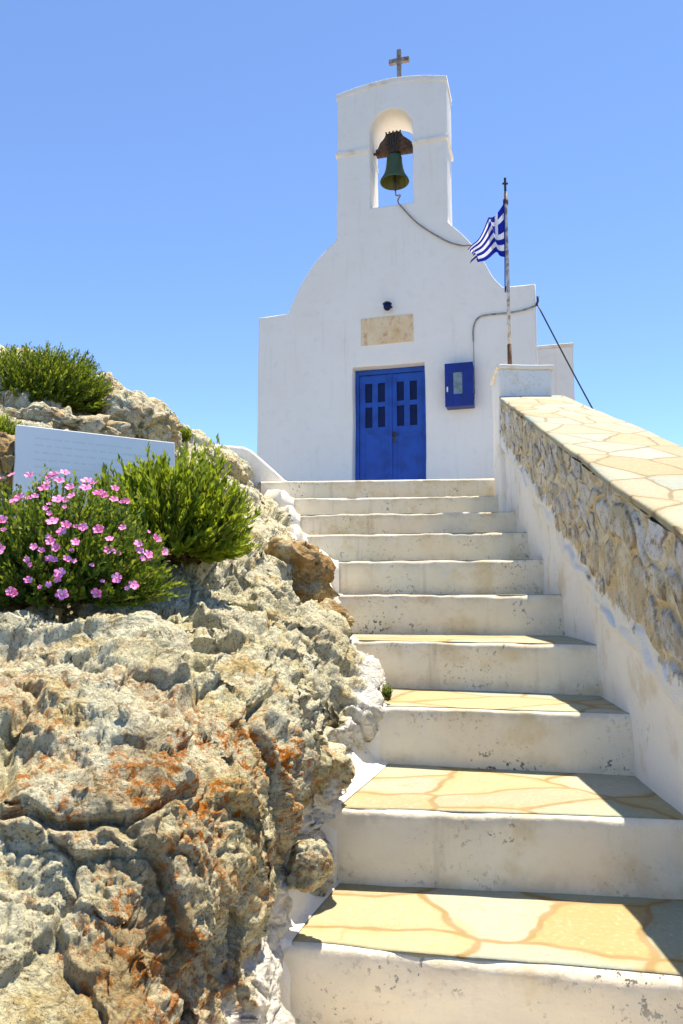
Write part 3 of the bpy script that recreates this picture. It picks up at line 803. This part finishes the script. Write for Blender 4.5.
# big lobes and gullies first
lob = .10 * fbm(flat * 1.7, 3, 60) + .05 * fbm(flat * [4, 4, 2.2], 2, 61, .5, True)
flat2 = flat + nrm * lob[:, None]
Nn2 = -grid_normals(flat2.reshape(NR, NC, 3))
if Nn2[NR // 3, NC // 2, 1] > 0: Nn2 = -Nn2
R_, tint = rockify(flat2, Nn2.reshape(-1, 3), 1., 3)
me = grid_mesh('rock_outcrop', R_.reshape(NR, NC, 3))
# where whitewash has been slopped over the rock: close to the left ends of the steps
Lp = catmull([(L[0], L[1], -.92 + .23 * (k - 1)) for k, L, _ in STEPS[1:]], 10)
dist = np.full(len(R_), 9.)
for q in Lp: dist = np.minimum(dist, np.linalg.norm((R_ - q) * [1, 1, .8], axis=1))
attr(me, 'paint', 1.05 - dist / (.20 + .05 * vnoise(R_ * 2.5, 71)))
attr(me, 'tint', tint)
attr(me, 'lichen', np.clip(sstep(.02, -.45, R_[:, 2]) * sstep(2.7, 2.1, R_[:, 1]) * (.75 + .5 * vnoise(R_ * 2, 72)), 0, 1.2) + .12)
rock = link('rock_outcrop', me, M['rock'])
tag(rock, 'huge craggy grey and cream rock with orange lichen left of the steps', 'rock')

def boulder(label, u, v, Y, rx, ry, rz, seed, mat, rot=(0, 0, 0), sub=5, paint=0., sc=.5, gain=1.7):
    bm = bmesh.new(); bmesh.ops.create_icosphere(bm, subdivisions=sub, radius=1.)
    bmesh.ops.rotate(bm, verts=bm.verts, matrix=Matrix.Rotation(.3, 3, 'X'))
    me = bpy.data.meshes.new('boulder'); bm.to_mesh(me); bm.free()
    V = np.zeros(len(me.vertices) * 3, np.float32); me.vertices.foreach_get('co', V); V = V.reshape(-1, 3).astype(float)
    N0 = V.copy(); V = np.sign(V) * np.abs(V) ** .8
    rm = np.array(Matrix.Rotation(rot[2], 3, 'Z') @ Matrix.Rotation(rot[1], 3, 'Y') @ Matrix.Rotation(rot[0], 3, 'X'))
    V = (V * [rx, ry, rz]) @ rm.T; N0 = N0 @ rm.T
    c = np.array(at(u, v, Y))
    W, tint = rockify(V + c, N0, sc, seed, gain=gain)
    me.vertices.foreach_set('co', (W - c).reshape(-1).astype(np.float32))
    attr(me, 'tint', tint); attr(me, 'paint', np.full(len(V), paint)); attr(me, 'lichen', np.full(len(V), .5))
    o = link('boulder', me, mat); o.location = c
    return tag(o, label, 'boulder', 'boulders on the outcrop')
boulder('rusty orange boulder beside the upper steps', 297, 572, 4.35, .22, .26, .17, 5, M['rock_warm'], (0, .45, .2))
boulder('flat dark rusty ledge touching the step edge below the orange boulder', 333, 618, 3.9, .12, .16, .055, 9, M['rock_warm'], (0, .25, .1))
boulder('small knobbly round boulder beside the second lowest visible step', 308, 866, 2.12, .048, .055, .066, 12, M['rock'], (0, 0, .3), 5, 0, .3, .8)
boulder('pale grey blocky boulder just behind the top right corner of the white plaque', 140, 424, 4.5, .24, .25, .13, 15, M['rock'], (0, .5, 0))
boulder('long low cream boulder between the upper bush and the white plaque', 62, 428, 4.15, .34, .25, .075, 18, M['rock'], (0, .12, 0))
boulder('jagged boulder on the skyline at the right edge of the upper bush', 108, 402, 5.0, .16, .2, .12, 21, M['rock'], (0, .6, 0))
boulder('low rock on the ridge between the bright green shrub and the landing', 222, 468, 6.3, .22, .3, .11, 24, M['rock'], (0, .5, 0))
boulder('brown broken rock at the left end of the white plaque', 8, 468, 3.45, .09, .2, .13, 27, M['rock_warm'], (0, .1, .2))

# ------------------------------------------------------------------ marble plaque among the plants
sc_ = np.array(at(98, 468, 3.5))
pl = thing('marble_plaque', tuple(sc_), 'white marble slab with faint engraved lines behind the pink flowers', 'plaque', rotz=R(24))
pl.rotation_euler = (R(-6), R(.6), R(30))
PW, PH = .37, .165
box('slab', (-PW, PW, -.02, .025, -.30, PH), M['marble'], pl, .004)
for i in range(7):
    w0 = -PW + .08; n_ = random.randint(4, 6); x = w0
    bm = bmesh.new(); z = PH - .055 - i * .034
    while x < w0 + (.50 if i % 3 else .42):
        L = random.uniform(.02, .07); add_box(bm, x, x + L, -.0206, -.0195, z - .004, z + .004, 0); x += L + .012
    link('engraved_line', bm_mesh('engraved_line', bm), M['engrave'], pl, smooth=False)

# ------------------------------------------------------------------ plants
def leaves_mesh(name, base, dirs, up_, L, W, tint):
    n = len(base)
    side = np.cross(dirs, up_); side /= np.linalg.norm(side, axis=1, keepdims=True) + 1e-9
    nn = np.cross(side, dirs)
    mid = base + dirs * (L * .5)[:, None] + nn * (W * .25)[:, None]
    V = np.stack([base, mid + side * (W * .5)[:, None], base + dirs * L[:, None] - nn * (L * .12)[:, None], mid - side * (W * .5)[:, None]], 1)
    me = bpy.data.meshes.new(name)
    me.vertices.add(n * 4); me.vertices.foreach_set('co', V.reshape(-1).astype(np.float32))
    me.loops.add(n * 4); me.loops.foreach_set('vertex_index', np.arange(n * 4, dtype=np.int32))
    me.polygons.add(n); me.polygons.foreach_set('loop_start', (np.arange(n) * 4).astype(np.int32))
    me.update(calc_edges=True)
    attr(me, 'tint', np.repeat(tint, 4))
    return me

def unit(v): return v / (np.linalg.norm(v, axis=1, keepdims=True) + 1e-9)

def shrub(name, label, c, rad, n_stem, per, L, W, mat, cat='shrub', splay=1., upward=.6, seed=1, start=.35, group=None, lean=(0, 0, 0), jag=.25, base_spread=.45, rag=1.):
    r = np.random.default_rng(seed)
    c = np.array(c); rad = np.array(rad)
    root = thing(name, tuple(c), label, cat, group)
    d = unit(r.normal(size=(n_stem, 3))); d[:, 2] = np.abs(d[:, 2]) * splay + upward * r.random(n_stem) * .3 - .12; d = unit(d)
    tip = d * rad * (1 - jag * r.random(n_stem) ** 1.5)[:, None] + np.array(lean) * r.random(n_stem)[:, None]
    tip *= (1 + rag * .22 * vnoise(tip * 6.5 + seed, seed) + rag * .07 * r.normal(size=n_stem).clip(-1, 1.5))[:, None]
    st = np.c_[r.normal(size=(n_stem, 2)) * rad[:2] * base_spread * .5, np.full(n_stem, -.06)]
    st = st * .5 + tip * [.35, .35, 0] * .6
    ctrl = st * .45 + tip * .55; ctrl[:, 2] -= upward * .10 * rad[2] * 0; ctrl[:, 2] = st[:, 2] * .55 + tip[:, 2] * .45 - .03
    nl = n_stem * per
    k = np.repeat(np.arange(n_stem), per); t = (start + (1 - start) * np.tile(np.linspace(0, 1, per), n_stem)) * (.98 + .02 * r.random(nl))
    B = lambda tt, kk: ((1 - tt) ** 2)[:, None] * st[kk] + (2 * tt * (1 - tt))[:, None] * ctrl[kk] + (tt ** 2)[:, None] * tip[kk]
    pos = B(t, k); tan = unit(B(np.minimum(t + .03, 1.03), k) - B(t - .03, k))
    tan = unit(tan + [0, 0, .25 * upward])
    rnd = unit(r.normal(size=(nl, 3)))
    dirs = unit(tan * .75 + rnd * .62 + [0, 0, .18 * upward])
    LL = L * (.6 + .6 * r.random(nl)) * (1.05 - .35 * np.maximum(t - .8, 0) / .2)
    WW = W * (.7 + .6 * r.random(nl))
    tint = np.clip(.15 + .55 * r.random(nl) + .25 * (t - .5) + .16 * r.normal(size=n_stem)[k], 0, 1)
    me = leaves_mesh('foliage', pos, dirs, unit(rnd + [0, 0, .6]), LL, WW, tint)
    link('foliage', me, mat, root, smooth=False)
    V, F = [], []
    for i in range(0, n_stem, max(1, n_stem // 160)):
        pts = [B(np.array([q]), np.array([i]))[0] for q in (0, .3, .6, .97)]
        v, f = tube_arrays(pts, [.006, .005, .0035, .0015], 4, len(V)); V += v; F += f
    link('stems', pydata('stems', V, F), M['stem'], root)
    return root, tip + c

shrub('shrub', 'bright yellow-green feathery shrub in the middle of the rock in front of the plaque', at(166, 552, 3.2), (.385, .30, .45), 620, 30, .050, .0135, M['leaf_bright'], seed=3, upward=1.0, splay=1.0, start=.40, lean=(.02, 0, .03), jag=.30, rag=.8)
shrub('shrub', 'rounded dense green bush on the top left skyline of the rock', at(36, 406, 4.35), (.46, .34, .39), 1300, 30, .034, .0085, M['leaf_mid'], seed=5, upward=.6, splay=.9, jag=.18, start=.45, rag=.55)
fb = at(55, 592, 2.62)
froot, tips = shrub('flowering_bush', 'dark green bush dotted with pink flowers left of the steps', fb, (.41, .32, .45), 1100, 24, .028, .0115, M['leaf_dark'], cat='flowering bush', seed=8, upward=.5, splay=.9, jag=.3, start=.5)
shrub('shrub', 'small green sprig at the left edge beside the plaque', at(-8, 448, 3.6), (.16, .15, .16), 160, 24, .035, .009, M['leaf_bright'], seed=11, upward=.8)
shrub('tuft', 'tiny yellow-green tuft on the ridge above the bright shrub', at(180, 436, 5.35), (.10, .1, .07), 90, 16, .03, .009, M['leaf_bright'], cat='plant', seed=12)
shrub('weed', 'small weed growing in the corner at the left end of a step', at(386, 692, 3.2), (.022, .022, .035), 20, 10, .02, .006, M['leaf_dark'], cat='plant', seed=13)

# pink five-petalled flowers on the bush
def flower_mesh():
    bm = bmesh.new()
    for k in range(5):
        a = 2 * math.pi * k / 5
        pr = [(0, 0, 0), (.010, .008, .003), (.021, .011, .007), (.027, .004, .006), (.027, -.004, .006), (.021, -.011, .007), (.010, -.008, .003)]
        vs = [bm.verts.new((x * math.cos(a) - y * math.sin(a), x * math.sin(a) + y * math.cos(a), z)) for x, y, z in pr]
        bm.faces.new(vs)
    return bm_mesh('flower', bm)
fme = flower_mesh(); fme.materials.append(M['petal'])
bm = bmesh.new(); bmesh.ops.create_icosphere(bm, subdivisions=1, radius=.005); eye_me = bm_mesh('flower_centre', bm); eye_me.materials.append(M['flower_eye'])
FL = [(190,235),(225,245),(265,270),(325,245),(322,270),(220,312),(375,295),(427,275),(425,315),(467,322),(80,312),(62,318),(15,390),(10,240),(50,220),(235,430),(250,412),(372,428),(458,418),(410,457),(195,470),(215,492),(205,535),(190,530),(255,533),(405,502),(437,508),(515,475),(520,500),(550,520),(580,463),(610,505),(228,583),(112,613),(50,655),(60,660),(236,665),(365,662),(435,602),(498,628),(315,415),(270,300),(170,275),(5,500),(245,215),(115,228),(205,225),(180,255),(360,290),(385,300),(285,470),(200,392)]
FL += [(random.uniform(-60, 560), random.uniform(250, 660)) for _ in range(32)]
erad = np.array((.40, .32, .44)) * .97
for i, (u, v) in enumerate(FL):
    u, v = u / 3.794, 420 + v / 3.794
    d = np.array(at(u, v, 1.)); o0 = -np.array(fb)
    A_, B_, C_ = ((d / erad) ** 2).sum(), 2 * (d * o0 / erad ** 2).sum(), ((o0 / erad) ** 2).sum() - 1
    disc = B_ * B_ - 4 * A_ * C_
    if disc < 0 and i >= 52: continue
    t = (-B_ - math.sqrt(disc)) / (2 * A_) if disc > 0 else -B_ / (2 * A_)
    p = d * t - np.array(fb)
    nrm = Vector(p / erad ** 2).normalized()
    face = (nrm * .5 + Vector((.1, -.55, .55)) + Vector((random.uniform(-.3, .3), random.uniform(-.2, .2), random.uniform(-.2, .2)))).normalized()
    fo = bpy.data.objects.new('flower', fme); COL.objects.link(fo); fo.parent = froot
    fo.location = Vector(p) + nrm * .012
    fo.rotation_euler = face.to_track_quat('Z', 'Y').to_euler()
    fo.rotation_euler.rotate_axis('Z', random.uniform(0, 6.28))
    sc = random.uniform(.50, .80) if i < 52 else random.uniform(.28, .5); fo.scale = (sc, sc * random.uniform(.75, 1), sc * random.uniform(.6, 3.2))
    eo = bpy.data.objects.new('flower_centre', eye_me); COL.objects.link(eo); eo.parent = fo; eo.location = (0, 0, .004)

# ------------------------------------------------------------------ light, sky, camera
SUN_AZ, SUN_EL = math.atan2(.165, .25), math.atan(1 / math.hypot(.165, .25))
W = bpy.data.worlds.new('World'); S.world = W; W.use_nodes = True
nt = W.node_tree; bg = nt.nodes['Background']
sky = nt.nodes.new('ShaderNodeTexSky'); sky.sky_type = 'NISHITA'; sky.sun_disc = False
sky.sun_elevation = SUN_EL; sky.sun_rotation = SUN_AZ; sky.altitude = 3500; sky.air_density = 1.0; sky.dust_density = 0.; sky.ozone_density = 10.
nt.links.new(sky.outputs[0], bg.inputs[0]); bg.inputs[1].default_value = .115
sl = bpy.data.lights.new('sun', 'SUN'); sl.energy = 3.2; sl.angle = R(.53); sl.color = (1, .955, .86)
so = bpy.data.objects.new('sun', sl); COL.objects.link(so)
sd = Vector((math.sin(SUN_AZ) * math.cos(SUN_EL), math.cos(SUN_AZ) * math.cos(SUN_EL), math.sin(SUN_EL)))
so.rotation_euler = sd.to_track_quat('Z', 'Y').to_euler(); so.location = (6, 12, 20)

cam = bpy.data.cameras.new('camera'); cam.lens = 26.0156; cam.sensor_width = 36; cam.sensor_fit = 'AUTO'
cam.clip_start = .05; cam.clip_end = 30000
co = bpy.data.objects.new('camera', cam); COL.objects.link(co)
co.location = (0, 0, 0); co.rotation_euler = (R(90) + PITCH, 0, 0)
S.camera = co

S.render.engine = 'CYCLES'
S.view_settings.view_transform = 'Standard'; S.view_settings.look = 'None'
S.view_settings.gamma = 1; S.view_settings.use_curve_mapping = False
S.view_settings.exposure = 1.55
S.view_settings.use_white_balance = True; S.view_settings.white_balance_temperature = 7500; S.view_settings.white_balance_tint = 10
S.cycles.use_denoising = True
S.cycles.max_bounces = 7; S.cycles.diffuse_bounces = 6; S.cycles.glossy_bounces = 2; S.cycles.transmission_bounces = 2
